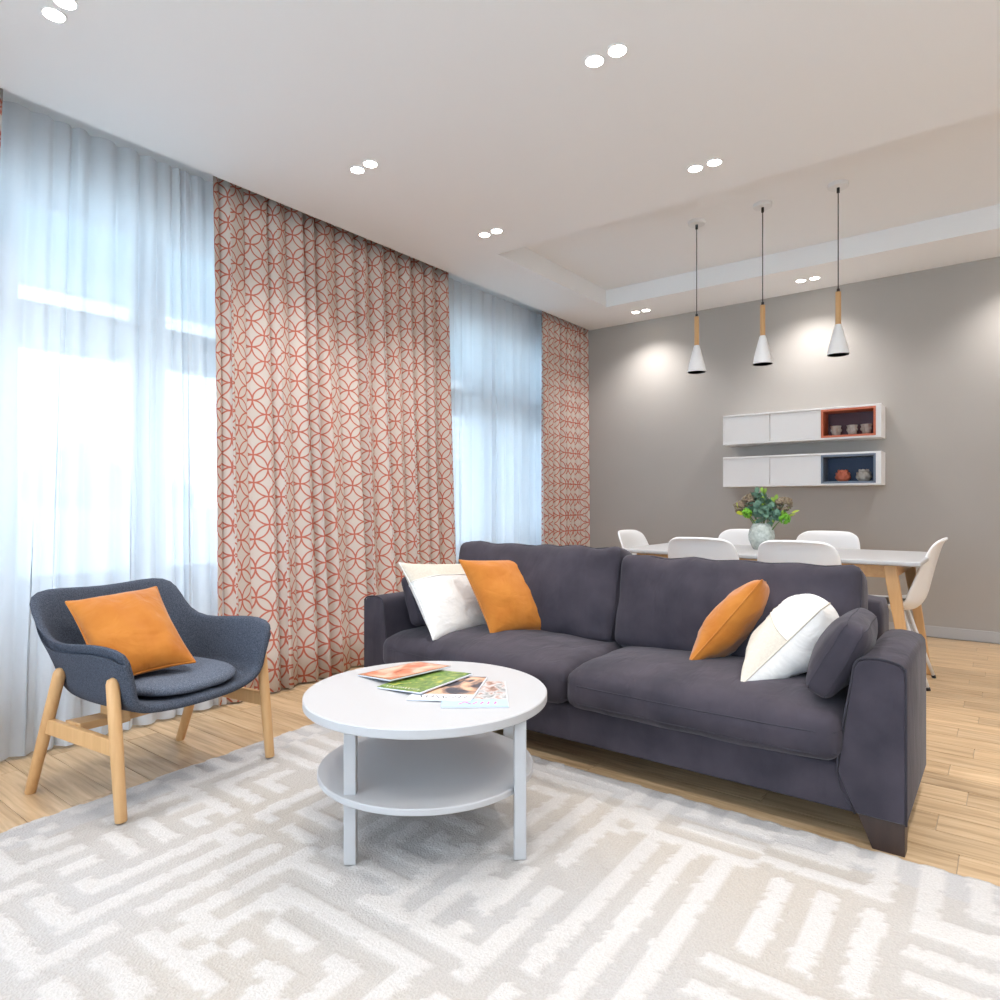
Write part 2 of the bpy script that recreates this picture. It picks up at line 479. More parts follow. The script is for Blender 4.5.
# walls
wall_back = struct(box('wall_back', XW - .2, XR + .1, YB, YB + .15, -.1, H + .3, M_GREY), 'plain warm grey painted wall')
struct(box('baseboard_back', XW, XR, YB - .014, YB, 0, .085, M_WHITE, bev=.003), 'white skirting board along the grey wall')
struct(box('wall_right', XR, XR + .15, YF, YB, -.1, H + .3, M_WHITEWALL))
W4 = (-1.6, 3.1)          # opening in the wall behind the camera, measured along -X
bm = bmesh.new()
bm_box(bm, XW - .2, -W4[1], YF - .2, YF, -.1, H + .3); bm_box(bm, -W4[0], XR + .1, YF - .2, YF, -.1, H + .3)
bm_box(bm, -W4[1], -W4[0], YF - .2, YF, -.1, .58); bm_box(bm, -W4[1], -W4[0], YF - .2, YF, 2.68, H + .3)
struct(mkbm('wall_front', bm, M_WHITEWALL))
# window wall with two openings
WZ0, WZ1 = .58, 2.68
W1 = (.35, 2.75); W2 = (4.15, 5.95); W3 = (-1.9, -.3)
bm = bmesh.new()
for (a, b) in ((YF, W3[0]), (W3[1], W1[0]), (W1[1], W2[0]), (W2[1], YB)): bm_box(bm, XW - .2, XW, a, b, -.1, H + .3)
for w in (W1, W2, W3):
    bm_box(bm, XW - .2, XW, w[0], w[1], -.1, WZ0); bm_box(bm, XW - .2, XW, w[0], w[1], WZ1, H + .3)
struct(mkbm('wall_left', bm, M_WHITEWALL), 'white window wall behind the curtains')
def window(name, w, mull, label, at=(XW - .12, 0, 0), rz=0.0):
    e = struct(empty(name, at, rz), label)
    fr = .06
    bm = bmesh.new()
    bm_box(bm, -.03, .05, w[0], w[0] + fr, WZ0, WZ1); bm_box(bm, -.03, .05, w[1] - fr, w[1], WZ0, WZ1)
    bm_box(bm, -.03, .05, w[0] + fr, w[1] - fr, WZ0, WZ0 + .09); bm_box(bm, -.03, .05, w[0] + fr, w[1] - fr, WZ1 - .07, WZ1)
    mkbm('frame', bm, M_PVC, e)
    box('transom_bar', -.03, .05, w[0] + fr, w[1] - fr, 1.86, 2.10, M_PVC, e, .004)
    ys = [w[0] + fr]
    for (a, b) in mull:
        box('mullion', -.03, .055, a, b, WZ0 + .09, 1.86, M_PVC, e, .004)
        box('mullion', -.03, .055, a, b, 2.10, WZ1 - .07, M_PVC, e, .004)
        ys += [a, b]
    ys.append(w[1] - fr)
    for i in range(0, len(ys), 2):
        for (z0, z1) in ((WZ0 + .09, 1.86), (2.10, WZ1 - .07)):
            box('pane', .008, .012, ys[i], ys[i + 1], z0, z1, M_PANE, e)
    box('sill', .03, .30, w[0] - .03, w[1] + .03, WZ0 - .035, WZ0, M_PVC, e, .006)
window('window_1', W1, [(1.08, 1.2), (1.77, 1.95)], 'wide white framed window behind the near sheer curtain')
window('window_2', W2, [(4.78, 4.9), (5.3, 5.42)], 'white framed window behind the far sheer curtain')

window('window_3', W3, [(-1.2, -1.08)], 'white framed window on the same wall, out of frame to the left')
window('window_4', W4, [(-.1, .0), (1.5, 1.6)], 'wide white framed window in the wall behind the camera', at=(0, YF - .12, 0), rz=R_(90))
# outside
M_PAVE = mat('terrace_paving', srgb(226, 228, 226), .9, noise_amt=.04, noise_scale=4)  # paving colour lifted so it bounces daylight up onto the ceiling
M_LAWN = mat('pale_lawn', srgb(222, 230, 226), .95, noise_amt=.05, noise_scale=2)  # grass whitened to act as a daylight reflector for the ceiling
struct(box('terrace', -8.5, XW - .2, -8, 16, -.3, -.08, M_PAVE), 'pale paved terrace outside the windows')
struct(box('lawn', -70, 50, -60, 70, -.5, -.3, M_LAWN), 'pale lawn beyond the terrace')
struct(box('balcony_soffit', -6.2, XW - .2, -6, 12, 2.78, 3.0, mat('soffit_paint', srgb(206, 226, 234), .9)), 'underside of the balcony above the windows')
tag(box('garden_wall', -10.2, -10.0, -4, 9, -.3, .98, mat('garden_wall_render', (.82, .82, .8), .9)), 'white rendered garden wall seen through the near sheer', 'wall')
M_TREE = mat('hazy_foliage', srgb(176, 194, 196), .95, noise_amt=.1, noise_scale=3)  # haze put into the leaf colour to lower its contrast
tr_ = random.Random(9)
SIDE = ['first', 'second', 'third', 'fourth', 'fifth', 'sixth', 'seventh']
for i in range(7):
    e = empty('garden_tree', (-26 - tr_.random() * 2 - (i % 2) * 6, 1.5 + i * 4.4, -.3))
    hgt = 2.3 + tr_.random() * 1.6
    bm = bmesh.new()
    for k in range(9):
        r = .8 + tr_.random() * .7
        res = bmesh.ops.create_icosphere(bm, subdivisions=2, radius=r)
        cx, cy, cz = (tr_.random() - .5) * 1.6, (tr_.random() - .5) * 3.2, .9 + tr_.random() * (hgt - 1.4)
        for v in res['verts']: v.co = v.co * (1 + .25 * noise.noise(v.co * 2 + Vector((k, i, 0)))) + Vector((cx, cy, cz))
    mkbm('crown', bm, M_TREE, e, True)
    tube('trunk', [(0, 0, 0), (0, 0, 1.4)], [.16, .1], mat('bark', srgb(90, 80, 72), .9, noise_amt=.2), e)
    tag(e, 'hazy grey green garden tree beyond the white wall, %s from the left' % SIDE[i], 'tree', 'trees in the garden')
# slatted screen outside the far window
e = tag(empty('slatted_screen', (-6.0, 7.2, -.08)), 'white horizontal slat screen outside the far window', 'screen')
for y in (-1.2, .05, 1.3): box('post', -.04, .04, y - .04, y + .04, 0, 2.5, M_PVC, e)
for k in range(17): box('slat', -.015, .015, -1.2, 1.3, .3 + k * .125, .37 + k * .125, M_PVC, e)

# ================================================================== CURTAINS
def lean(y):
    t = max(0, min(1, (y - 2.3) / 2.6)); t = t * t * (3 - 2 * t)
    return .40 * (1 - t)
def curtain(name, y0, y1, xt, amp, nfold, material, seed, ztop=H + .06, nz=14, per=16, wander=.35, tuck=.13, label=None, cat='curtain', group=None, thick=0.0, lf=1.0, zbot=.012):
    rnd = random.Random(seed)
    ws = [1 + (rnd.random() - .5) * 2 * wander for _ in range(nfold)]
    tot = sum(ws); edges = [0]
    for w in ws: edges.append(edges[-1] + w / tot)
    amps = [amp * (.6 + .8 * rnd.random()) for _ in range(nfold)]
    skew = [(rnd.random() - .5) * .5 for _ in range(nfold)]
    prm = []
    for i in range(nfold):
        for k in range(per):
            t = k / per
            prm.append((edges[i] + (edges[i + 1] - edges[i]) * t, i, t))
    prm.append((1.0, nfold - 1, 1.0))
    V = []; U = []
    us = None
    for iz in range(nz + 1):
        f = iz / nz; z = ztop + (zbot - ztop) * f
        rowp = []
        for (s, i, t) in prm:
            a0 = amps[i]; a1 = amps[min(i + 1, nfold - 1)]
            A = a0 + (a1 - a0) * t
            ph = 2 * math.pi * t
            grow = .75 + .45 * f
            wav = math.cos(ph) - .28 * math.cos(2 * ph + skew[i] * 3) * (1 - f * .4)
            dx = A * grow * wav
            wsp = (y1 - y0) * ws[i] / tot
            dy = -wsp * (tuck + tuck * skew[i]) * math.sin(2 * ph) * grow
            sway = .012 * math.sin(3.1 * f + i * 1.7 + seed)
            yb = y0 + (y1 - y0) * s
            ln = lean(yb) * lf * f
            rowp.append(Vector((xt + dx + ln, yb + dy + sway * f - .47 * ln, z)))
        if us is None or iz == nz // 2:
            acc = [0]
            for a, b in zip(rowp, rowp[1:]): acc.append(acc[-1] + (b - a).length)
            us = acc if iz == nz // 2 else (us or acc)
        V += rowp
    m = len(prm); Fc = []
    for iz in range(nz):
        for j in range(m - 1):
            Fc.append((iz * m + j, (iz + 1) * m + j, (iz + 1) * m + j + 1, iz * m + j + 1))
    o = mk(name, V, Fc, material, None, True)
    uvl = o.data.uv_layers.new(name='cloth')
    for poly in o.data.polygons:
        for li in poly.loop_indices:
            vi = o.data.loops[li].vertex_index
            uvl.data[li].uv = (us[vi % m], V[vi].z + .03)
    if thick: add_mod(o, 'SOLIDIFY', thickness=thick, offset=0)
    tag(o, label, cat, group)
    return o
curtain('drape_curtain', 2.045, 4.06, -3.672, .044, 14, M_CURT, 8, wander=.55, lf=1.1, label='wide beige drape printed with orange rings, between the two windows', group='ring print drapes', thick=.002)
curtain('drape_curtain', 5.37, 6.225, -3.606, .028, 9, M_CURT, 11, label='narrow beige drape printed with orange rings, in the corner by the grey wall', group='ring print drapes', thick=.002)
curtain('drape_curtain', .30, 1.03, -3.665, .034, 6, M_CURT, 3, lf=1.25, label='beige ring print drape showing as a sliver at the left edge', group='ring print drapes', thick=.002)
curtain('sheer_curtain', .96, 2.12, -3.77, .020, 13, M_SHEER, 21, lf=1.35, tuck=.03, label='sheer white voile behind the armchair', group='sheer curtains', per=12, wander=.6)
curtain('sheer_curtain', 3.85, 5.75, -3.77, .016, 15, M_SHEER, 33, tuck=.03, label='sheer white voile between the two drapes behind the sofa', group='sheer curtains', per=12, wander=.6)

# ================================================================== RUG
def build_rug():
    Pc = [Vector((-2.44, -.75, 0)), Vector((1.15, -.75, 0)), Vector((1.15, 2.272, 0)), Vector((-2.64, 2.262, 0))]
    nx, ny = 330, 280
    rnd = random.Random(12)
    g = .052; MC = 7
    W = 80; T = np.zeros((W, W), int)
    ori = {}
    for i in range(W):
        for j in range(W):
            a, b = i // MC, j // MC
            if (a, b) not in ori: ori[(a, b)] = (rnd.random() < .5, rnd.random() < .5, rnd.random(), rnd.randint(0, 1))
            fx, fy, kind, par = ori[(a, b)]
            u = i % MC; v = j % MC
            if fx: u = MC - 1 - u
            if fy: v = MC - 1 - v
            if kind < .6: k = max(u, v)
            elif kind < .8: k = u
            else: k = v
            T[i, j] = 1 if (k + par) % 2 == 0 else 0
    for _ in range(330):                      # breaks and bridges
        i = rnd.randint(0, W - 4); j = rnd.randint(0, W - 4)
        if rnd.random() < .62: T[i:i + rnd.randint(1, 2), j:j + 1] = 0
        else: T[i:i + 1, j:j + rnd.randint(1, 2)] = 1
    S = np.linspace(0, 1, nx + 1); Q = np.linspace(0, 1, ny + 1)
    V = []; Cc = []
    white = np.array(srgb(192, 188, 184)); beige = np.array(srgb(174, 166, 156)); grey = np.array(srgb(173, 170, 168))
    for jq, t in enumerate(Q):
        for s in S:
            p = (Pc[0] * (1 - s) + Pc[1] * s) * (1 - t) + (Pc[3] * (1 - s) + Pc[2] * s) * t
            lx = s * 3.59; ly = t * 3.01
            jx = .010 * noise.noise(Vector((lx * 28, ly * 28, 1))) + .006 * noise.noise(Vector((lx * 90, ly * 90, 5)))
            jy = .010 * noise.noise(Vector((lx * 28, ly * 28, 9))) + .006 * noise.noise(Vector((lx * 90, ly * 90, 3)))
            ix = int((lx + jx + .6) / g) % W; iy = int((ly + jy + .6) / g) % W
            w = T[ix, iy]
            edge = min(lx, 3.59 - lx, ly, 3.01 - ly)
            m = .5 + .9 * noise.noise(Vector((lx * 1.7, ly * 1.7, 2)))
            if edge < .16: m = 1.0
            m = max(0, min(1, m))
            base = beige * (1 - m) + grey * m
            soft = max(0, min(1, .5 + 1.1 * noise.noise(Vector((lx * 1.1 + 8, ly * 1.1, 4)))))
            col = white * (.75 + .25 * soft) + base * (.25 - .25 * soft) if w else base
            zz = .011 + (.004 if w else 0) + .0016 * noise.noise(Vector((lx * 70, ly * 70, 0)))
            e = min(edge / .012, 1)
            V.append((p.x, p.y, .001 + (zz - .001) * math.sqrt(max(e, 0))))
            Cc.append((col[0], col[1], col[2], 1))
    Fc = []
    m = nx + 1
    for j in range(ny):
        for i in range(nx):
            a = j * m + i; Fc.append((a, a + 1, a + 1 + m, a + m))
    o = mk('rug', V, Fc, M_RUG, None, True)
    at = o.data.color_attributes.new('weave', 'FLOAT_COLOR', 'POINT')
    at.data.foreach_set('color', np.array(Cc, dtype=np.float32).ravel())
    tag(o, 'large cream and beige rug with a maze pattern under the coffee table', 'rug')
build_rug()
RUGZ = .0165

# ================================================================== SOFA
SX0, SX1, SY0 = -2.63, -.243, 2.286
sofa = tag(empty('sofa', ((SX0 + SX1) / 2, SY0, 0)), 'dark plum velvet two seat sofa facing the round white table', 'sofa')
cx = (SX0 + SX1) / 2
HWS = (SX1 - SX0) / 2
def arm(side):
    prof = [(0, .095), (0, .52), (-.003, .553), (-.014, .569), (-.045, .578), (-.08, .581), (-.112, .577), (-.130, .567), (-.139, .548), (-.146, .50), (-.187, .215), (-.135, .095)]
    L_ = .615
    V = []; Fc = []
    ys = [0, .010, L_ - .02, L_]; sc = [.955, 1, 1, .96]
    pc = (-.08, .34)
    k = len(prof)
    for y_, s in zip(ys, sc):
        for (x, z) in prof:
            xx = pc[0] + (x - pc[0]) * (1 if s == 1 else 1 - (1 - s) * 1.2); zz = pc[1] + (z - pc[1]) * (1 if s == 1 else 1 - (1 - s) * .6)
            V.append((side * (HWS + xx), y_, zz))
    for i in range(len(ys) - 1):
        for j in range(k):
            f = (i * k + j, i * k + (j + 1) % k, (i + 1) * k + (j + 1) % k, (i + 1) * k + j)
            Fc.append(f)
    Fc.append(tuple(range(k - 1, -1, -1))); Fc.append(tuple(range((len(ys) - 1) * k, len(ys) * k)))
    o = mk('arm', V, Fc, M_SOFA, sofa)
    bm = bmesh.new(); bm.from_mesh(o.data); bmesh.ops.recalc_face_normals(bm, faces=bm.faces)
    for f in bm.faces: f.smooth = True
    for e in bm.edges:
        if len(e.link_faces) == 2 and e.calc_face_angle(0) > R_(35): e.smooth = False
    bm.to_mesh(o.data); bm.free()
    pts = [(side * (HWS + x), .004, z) for (x, z) in prof]
    tube('piping', catmull(pts, 3), .0035, M_SOFASEAM, o, 6)
for s in (1, -1): arm(s)
inx = HWS - .135
def base_shape():
    bm = bmesh.new()
    prof = [(.006, .095), (.006, .235), (.03, .245), (.84, .245), (.84, .095)]
    for s in (-1, 1):
        pass
    V = [(sx * (inx if z < .2 else inx + .045), y_, z) for sx in (-1, 1) for (y_, z) in prof]
    k = len(prof)
    Fc = [tuple(range(k)), tuple(range(2 * k - 1, k - 1, -1))] + [(j, j + k, (j + 1) % k + k, (j + 1) % k) for j in range(k)]
    o = mk('base', V, Fc, M_SOFA, sofa)
    add_mod(o, 'BEVEL', width=.008, segments=2)
base_shape()
soft_box('back_frame', 2 * (HWS - .150), .22, .575, .035, M_SOFA, sofa, n=(24, 6, 10)).location = (0, .77, .385)
for sx in (-1, 1):
    for (ya, nm) in ((.01, 0), (.80, 1)):
        V = []
        for (z, w) in ((0, .085), (.096, .125)):
            xo = HWS - .004
            yy0, yy1 = (ya, ya + (.055 if z == 0 else .075)) if nm == 0 else (ya - (.055 if z == 0 else .075), ya)
            xo2 = xo if nm == 0 else xo - .17
            for (x, y_) in ((xo2 - w, yy0), (xo2, yy0), (xo2, yy1), (xo2 - w, yy1)): V.append((sx * x, y_, z))
        o = mk('leg', V, [(3, 2, 1, 0), (4, 5, 6, 7), (0, 1, 5, 4), (1, 2, 6, 5), (2, 3, 7, 6), (3, 0, 4, 7)], M_DARKWOOD, sofa)
        bm = bmesh.new(); bm.from_mesh(o.data); bmesh.ops.recalc_face_normals(bm, faces=bm.faces); bm.to_mesh(o.data); bm.free()
# seat cushions
SPLIT = -1.405 - cx
sw0, sw1 = -(HWS - .165), HWS - .172
def hug_loop(axis, w, h, k, deform, m=14):
    # seam line lying on the cushion surface: a rectangle of half sizes w,h at level k along axis
    pts = []
    def put(a, b):
        p = {'z': (a, b, k), 'y': (a, k, b), 'x': (k, a, b)}[axis]
        pts.append(deform(p))
    for q in range(m): put(-w + 2 * w * q / m, -h)
    for q in range(m): put(w, -h + 2 * h * q / m)
    for q in range(m): put(w - 2 * w * q / m, h)
    for q in range(m): put(-w, h - 2 * h * q / m)
    return pts
def rect_loop(x0, x1, y0, y1, z, r, n=5):
    pts = []
    for (px_, py_, a0) in ((x1 - r, y1 - r, 0), (x0 + r, y1 - r, 90), (x0 + r, y0 + r, 180), (x1 - r, y0 + r, 270)):
        for k in range(n + 1):
            a = R_(a0 + 90 * k / n); pts.append((px_ + r * math.cos(a), py_ + r * math.sin(a), z))
    return pts
for i, (a, b) in enumerate(((sw0, SPLIT - .003), (SPLIT + .003, sw1))):
    w = b - a
    def sag(p, w=w):
        p = p.copy()
        if p.z > 0: p.z -= .018 * max(0, (-p.y - .17) / .15)
        return p
    o = soft_box('seat_cushion', w, .64, .165, .048, M_SOFA, sofa, crown=(.012, .014, .035), wr=.006, wscale=5, seed=i + 1, n=(30, 18, 8), shape=sag)
    o.location = ((a + b) / 2, .27, .325)
    for zz in (.034, -.058):
        tube('seam', hug_loop('z', w / 2, .32, zz, soft_box.deform), .0022, M_SOFASEAM, o, 5, closed=True)
# back cushions
for i, (a, b, hh, tl) in enumerate(((sw0 + .03, -1.445 - cx, .455, -.02), (-1.435 - cx, HWS - .20, .425, 0))):
    w = b - a
    def plump(p, w=w, hh=hh):
        p = p.copy()
        u = p.z / (hh / 2)
        if u > 0: p.z += .012 * (1 - (2 * p.x / w) ** 2) * -1 * u + .004 * math.sin(p.x * 30) * u
        return p
    o = soft_box('back_cushion', w, .19, hh, .045, M_SOFA, sofa, crown=(.008, .05, .01), wr=.010, wscale=5, seed=i + 5, n=(30, 8, 18), shape=plump)
    o.location = ((a + b) / 2, .555, .610 + (hh - .455) / 2)
    o.rotation_euler = (R_(-13), tl * 0, 0)
    for sy in (-.072, .072):
        tube('seam', hug_loop('y', w / 2, hh / 2, sy, soft_box.deform), .002, M_SOFASEAM, o, 5, closed=True)
# small plum bolster cushions lying against the arms
def bolster(c, lean_deg, yaw, label, size=(.085, .38, .26)):
    e = tag(empty('bolster_cushion', c, rot=(0, R_(lean_deg), R_(yaw))), label, 'cushion', 'plum cushions on the sofa arms')
    soft_box('cover', size[0], size[1], size[2], .03, M_SOFA, e, crown=(.04, .006, .006), wr=.006, wscale=9, seed=3, n=(8, 16, 14))
    for s in (-1, 1):
        tube('seam', hug_loop('x', size[1] / 2, size[2] / 2, s * size[0] * .36, soft_box.deform), .002, M_SOFASEAM, e, 5, closed=True)
    return e
bolster((-.447, 2.495, .552), 27, 3, 'plum velvet cushion propped against the near right sofa arm')
bolster((-2.375, 2.56, .565), -22, -4, 'plum velvet cushion propped against the left sofa arm')

# ================================================================== THROW PILLOWS
def pillow(name, c00, c10, c11, c01, thick, material, label, group, piping=None, split=None, mat2=None, seed=0, n=26, sag=0.0, mat3=None):
    """c00..c01: bottom-left, bottom-right, top-right, top-left corners of the seam"""
    c00, c10, c11, c01 = [Vector(c) for c in (c00, c10, c11, c01)]
    cen = (c00 + c10 + c11 + c01) / 4
    nrm = ((c10 - c00) + (c11 - c01)).cross((c01 - c00) + (c11 - c10)).normalized()
    e = tag(empty(name, cen), label, 'pillow', group)
    rnd = Vector((seed * 3.7, seed * 1.9, 0))
    def P(u, v, s):
        k = .075
        uu = u * (1 - k * (1 - v * v) * abs(u) ** 1.5); vv = v * (1 - k * (1 - u * u) * abs(v) ** 1.5)
        a, b = (uu + 1) / 2, (vv + 1) / 2
        p = (c00 * (1 - a) + c10 * a) * (1 - b) + (c01 * (1 - a) + c11 * a) * b - cen
        f = max(0, (1 - abs(u) ** 2.2)) * max(0, (1 - abs(v) ** 2.2))
        t = thick * f ** .5 * (1 + sag * -v)
        wr = noise.noise(Vector((u * 2.2, v * 2.2, s)) + rnd) * .010 + noise.noise(Vector((u * 5 + v * 2, v * 6, s + 3)) + rnd) * .006
        edge = min(1, 4 * (1 - max(abs(u), abs(v))))
        return p + nrm * (s * t + s * wr * edge)
    idx = lambda i, j: i * (n + 1) + j
    def cosd(i): return -math.cos(math.pi * i / n)
    def side(s, nm, mt, parent):
        V = [P(cosd(i), cosd(j), s) for i in range(n + 1) for j in range(n + 1)]
        Fc = []; Fm = []
        for i in range(n):
            for j in range(n):
                f = (idx(i, j), idx(i + 1, j), idx(i + 1, j + 1), idx(i, j + 1))
                Fc.append(f if s > 0 else f[::-1])
                Fm.append((cosd(i) + cosd(i + 1)) / 2 if split and split[0] == 'u' else (cosd(j) + cosd(j + 1)) / 2)
        return V, Fc, Fm
    for s, nm in ((1, 'front_panel'), (-1, 'back_panel')):
        V, Fc, Fm = side(s, nm, material, e)
        if split and mat2 and s in split[2]:
            A = [f for f, q in zip(Fc, Fm) if q < split[1]]; B = [f for f, q in zip(Fc, Fm) if q >= split[1]]
            for fs, mt, nn in ((A, material, nm), (B, mat2, 'contrast_panel')):
                used = sorted({i for f in fs for i in f}); mp = {v: k for k, v in enumerate(used)}
                mk(nn, [V[i] for i in used], [tuple(mp[i] for i in f) for f in fs], mt, e, True)
            # stitched ridge along the join
            ln = []
            for q in range(n + 1):
                t = cosd(q)
                ln.append(P(split[1], t, s) + nrm * s * .001 if split[0] == 'u' else P(t, split[1], s) + nrm * s * .001)
            tube('seam', ln, .0022, material, e, 5)
        else:
            mk(nm, V, Fc, mat3 or material, e, True)
    ring = [P(cosd(i), -1, 1) for i in range(n)] + [P(1, cosd(j), 1) for j in range(n)] + [P(cosd(n - i), 1, 1) for i in range(n)] + [P(-1, cosd(n - j), 1) for j in range(n)]
    tube('piping', ring, .0035 if piping is None else piping, material, e, 6, closed=True)
    return e
# left pair
SEATZ = .425
a = onz(491.5, 636, SEATZ); b = onz(556, 630, SEATZ)
tl = sphere_hit(a, 459, 560, .43); trr = sphere_hit(b, 523, 559, .43)
pillow('throw_pillow', a, b, trr, tl, .085, M_OCHRE, 'ochre velvet pillow leaning on the left back cushion of the sofa', 'throw pillows', seed=1)
a = onz(433, 640, SEATZ - .012); tl = sphere_hit(a, 399, 563, .43)
trr = perp_hit(a, tl, 470, 563)
b = a + (trr - tl)
pillow('throw_pillow', a, b, trr, tl, .08, M_CREAM, 'white pillow with a beige linen top panel beside the left sofa arm', 'throw pillows', split=('v', .45, (1, -1)), mat2=M_LINEN, seed=2)
# right pair: near edge turned to the camera
a = onz(688.5, 664, SEATZ); t1 = sphere_hit(a, 762, 580, .43); far = sphere_hit(t1, 780, 579, .36)
pillow('throw_pillow', a, t1, far, a + (far - t1), .085, M_OCHRE, 'ochre velvet pillow seen edge on, on the right sofa seat', 'throw pillows', seed=3)
a = onz(740, 686, SEATZ - .012); t1 = sphere_hit(a, 821, 609, .42); far = sphere_hit(t1, 850, 588, .38)
pillow('throw_pillow', a, t1, far, a + (far - t1), .12, M_LINEN, 'white pillow with a grey beige panel between ochre pillow and right sofa arm', 'throw pillows', split=('u', .12, (1,)), mat2=M_CREAM, mat3=M_CREAM, seed=4)

# ================================================================== COFFEE TABLE
CT = Vector((-1.489, 1.615, 0)) - _F * .012
ct = tag(empty('coffee_table', (CT.x, CT.y, RUGZ), rz=math.atan2(1.585 - 1.269, -1.144 + 1.512)), 'round white two tier coffee table standing on the rug', 'table')
dv = Matrix.Rotation(-math.atan2(1.585 - 1.269, -1.144 + 1.512), 3, 'Z') @ (_R * -.036 - _F * .024)
def disc(name, r, z0, z1, parent):
    b_ = .003
    return lathe(name, [(0, z0), (r - b_, z0), (r, z0 + b_), (r, z1 - b_), (r - b_, z1), (0, z1)], M_WHITE, parent, 96, loc=(dv.x, dv.y, 0))
TZ1 = .450 - RUGZ
disc('tabletop', .387, TZ1 - .028, TZ1, ct)
disc('shelf', .343, .198 - RUGZ, .218 - RUGZ, ct)
for sx in (-1, 1):
    for sy in (-1, 1):
        bm = bmesh.new(); c_ = .2445
        bm_box(bm, sx * c_ - .0175, sx * c_ + .0175, sy * c_ - .0175, sy * c_ + .0175, 0, TZ1 - .028, .002, 1)
        mkbm('leg', bm, M_WHITE, ct)
# magazines fanned on the top
def magazine(base, ang, w, l, z, th, cover, label, border=None, strip=None, letters=None):
    """base = near right corner (x,y); long edge leaves it at angle ang; cover lies to the left"""
    tilt = math.asin(max(0, z - TT) / w)          # the spine side rests on the table, the other on the next magazine
    e = tag(empty('magazine', (base[0], base[1], z), rot=(0, -tilt, ang - math.pi / 2)), label, 'magazine', 'magazines on the coffee table')
    box('pages', -w, 0, 0, l, 0, th, M_PAPER, e, .0008, 1)
    if border: box('cover_border', -w, 0, 0, l, th, th + .0006, border, e)
    i = .010 if border else 0
    lo = strip[1] if strip else i
    box('cover_picture', -w + i, -i if border else -.004, lo, l - i, th, th + .0011, cover, e)
    if strip: box('cover_band', -w, -.002, 0, strip[1], th, th + .0010, strip[0], e)
    if letters:
        mt, y0, y1, x0, x1, k, sd = letters
        rn = random.Random(sd); step = (x1 - x0) / k
        bm = bmesh.new()
        for q in range(k):
            a0 = x0 + step * q + step * .15; a1 = x0 + step * (q + 1) - step * .15
            wd = step * .2; sl = rn.uniform(-.5, .5) * step; xm = (a0 + a1) / 2
            strokes = [((xm - sl, y0), (xm + sl, y1))]
            if rn.random() < .4: strokes.append(((xm, (y0 + y1) / 2), (a1, (y0 + y1) / 2 + sl)))
            for (p, q2) in strokes:
                d = Vector((q2[0] - p[0], q2[1] - p[1])); nn = Vector((-d.y, d.x)).normalized() * wd / 2
                zz = th + .0016
                f = [bm.verts.new((p[0] + nn.x, p[1] + nn.y, zz)), bm.verts.new((p[0] - nn.x, p[1] - nn.y, zz)), bm.verts.new((q2[0] - nn.x, q2[1] - nn.y, zz)), bm.verts.new((q2[0] + nn.x, q2[1] + nn.y, zz))]
                bm.faces.new(f)
        mkbm('title_lettering', bm, mt, e)
    return e
TT = .4505
M_INK = mat('black_ink', (.02, .02, .025), .4); M_PINK = mat('pink_ink', srgb(236, 80, 160), .4); M_WINK = mat('white_ink', (.85, .85, .85), .4)
magazine((-1.166, 1.565), R_(129), .20, .275, TT, .004, mat_cover('photo_pots', [(70, 96, 92), (150, 150, 148), (205, 205, 205), (176, 140, 124), (120, 90, 76)], 16), 'pale blue magazine with pink title, lowest at the right of the fan', strip=(mat('pale_blue_ink', srgb(176, 206, 232), .4), .07), letters=(M_PINK, .02, .044, -.15, -.03, 6, 2))
magazine((-1.280, 1.527), R_(118), .20, .275, TT + .005, .004, mat_cover('photo_hands', [(46, 48, 60), (60, 60, 70), (224, 176, 142), (236, 196, 164)], 9), 'magazine with white title band and skin tone cover, third in the fan', strip=(mat('white_cover', (.8, .81, .83), .4), .06), letters=(M_INK, .018, .042, -.17, -.015, 9, 3))
magazine((-1.444, 1.483), R_(94), .185, .272, TT + .0105, .005, mat_cover('photo_meadow', [(48, 78, 36), (92, 126, 52), (126, 150, 70), (206, 196, 92)], 22), 'magazine with a green meadow cover, second in the fan', letters=(M_WINK, .012, .028, -.165, -.02, 11, 4))
magazine((-1.610, 1.512), R_(83), .190, .262, TT + .0165, .005, mat_cover('photo_peach', [(120, 60, 50), (222, 130, 96), (238, 188, 164), (232, 204, 190)], 8), 'magazine with a peach cover and brown border, top of the fan', border=mat('brown_border', srgb(160, 112, 70), .4))

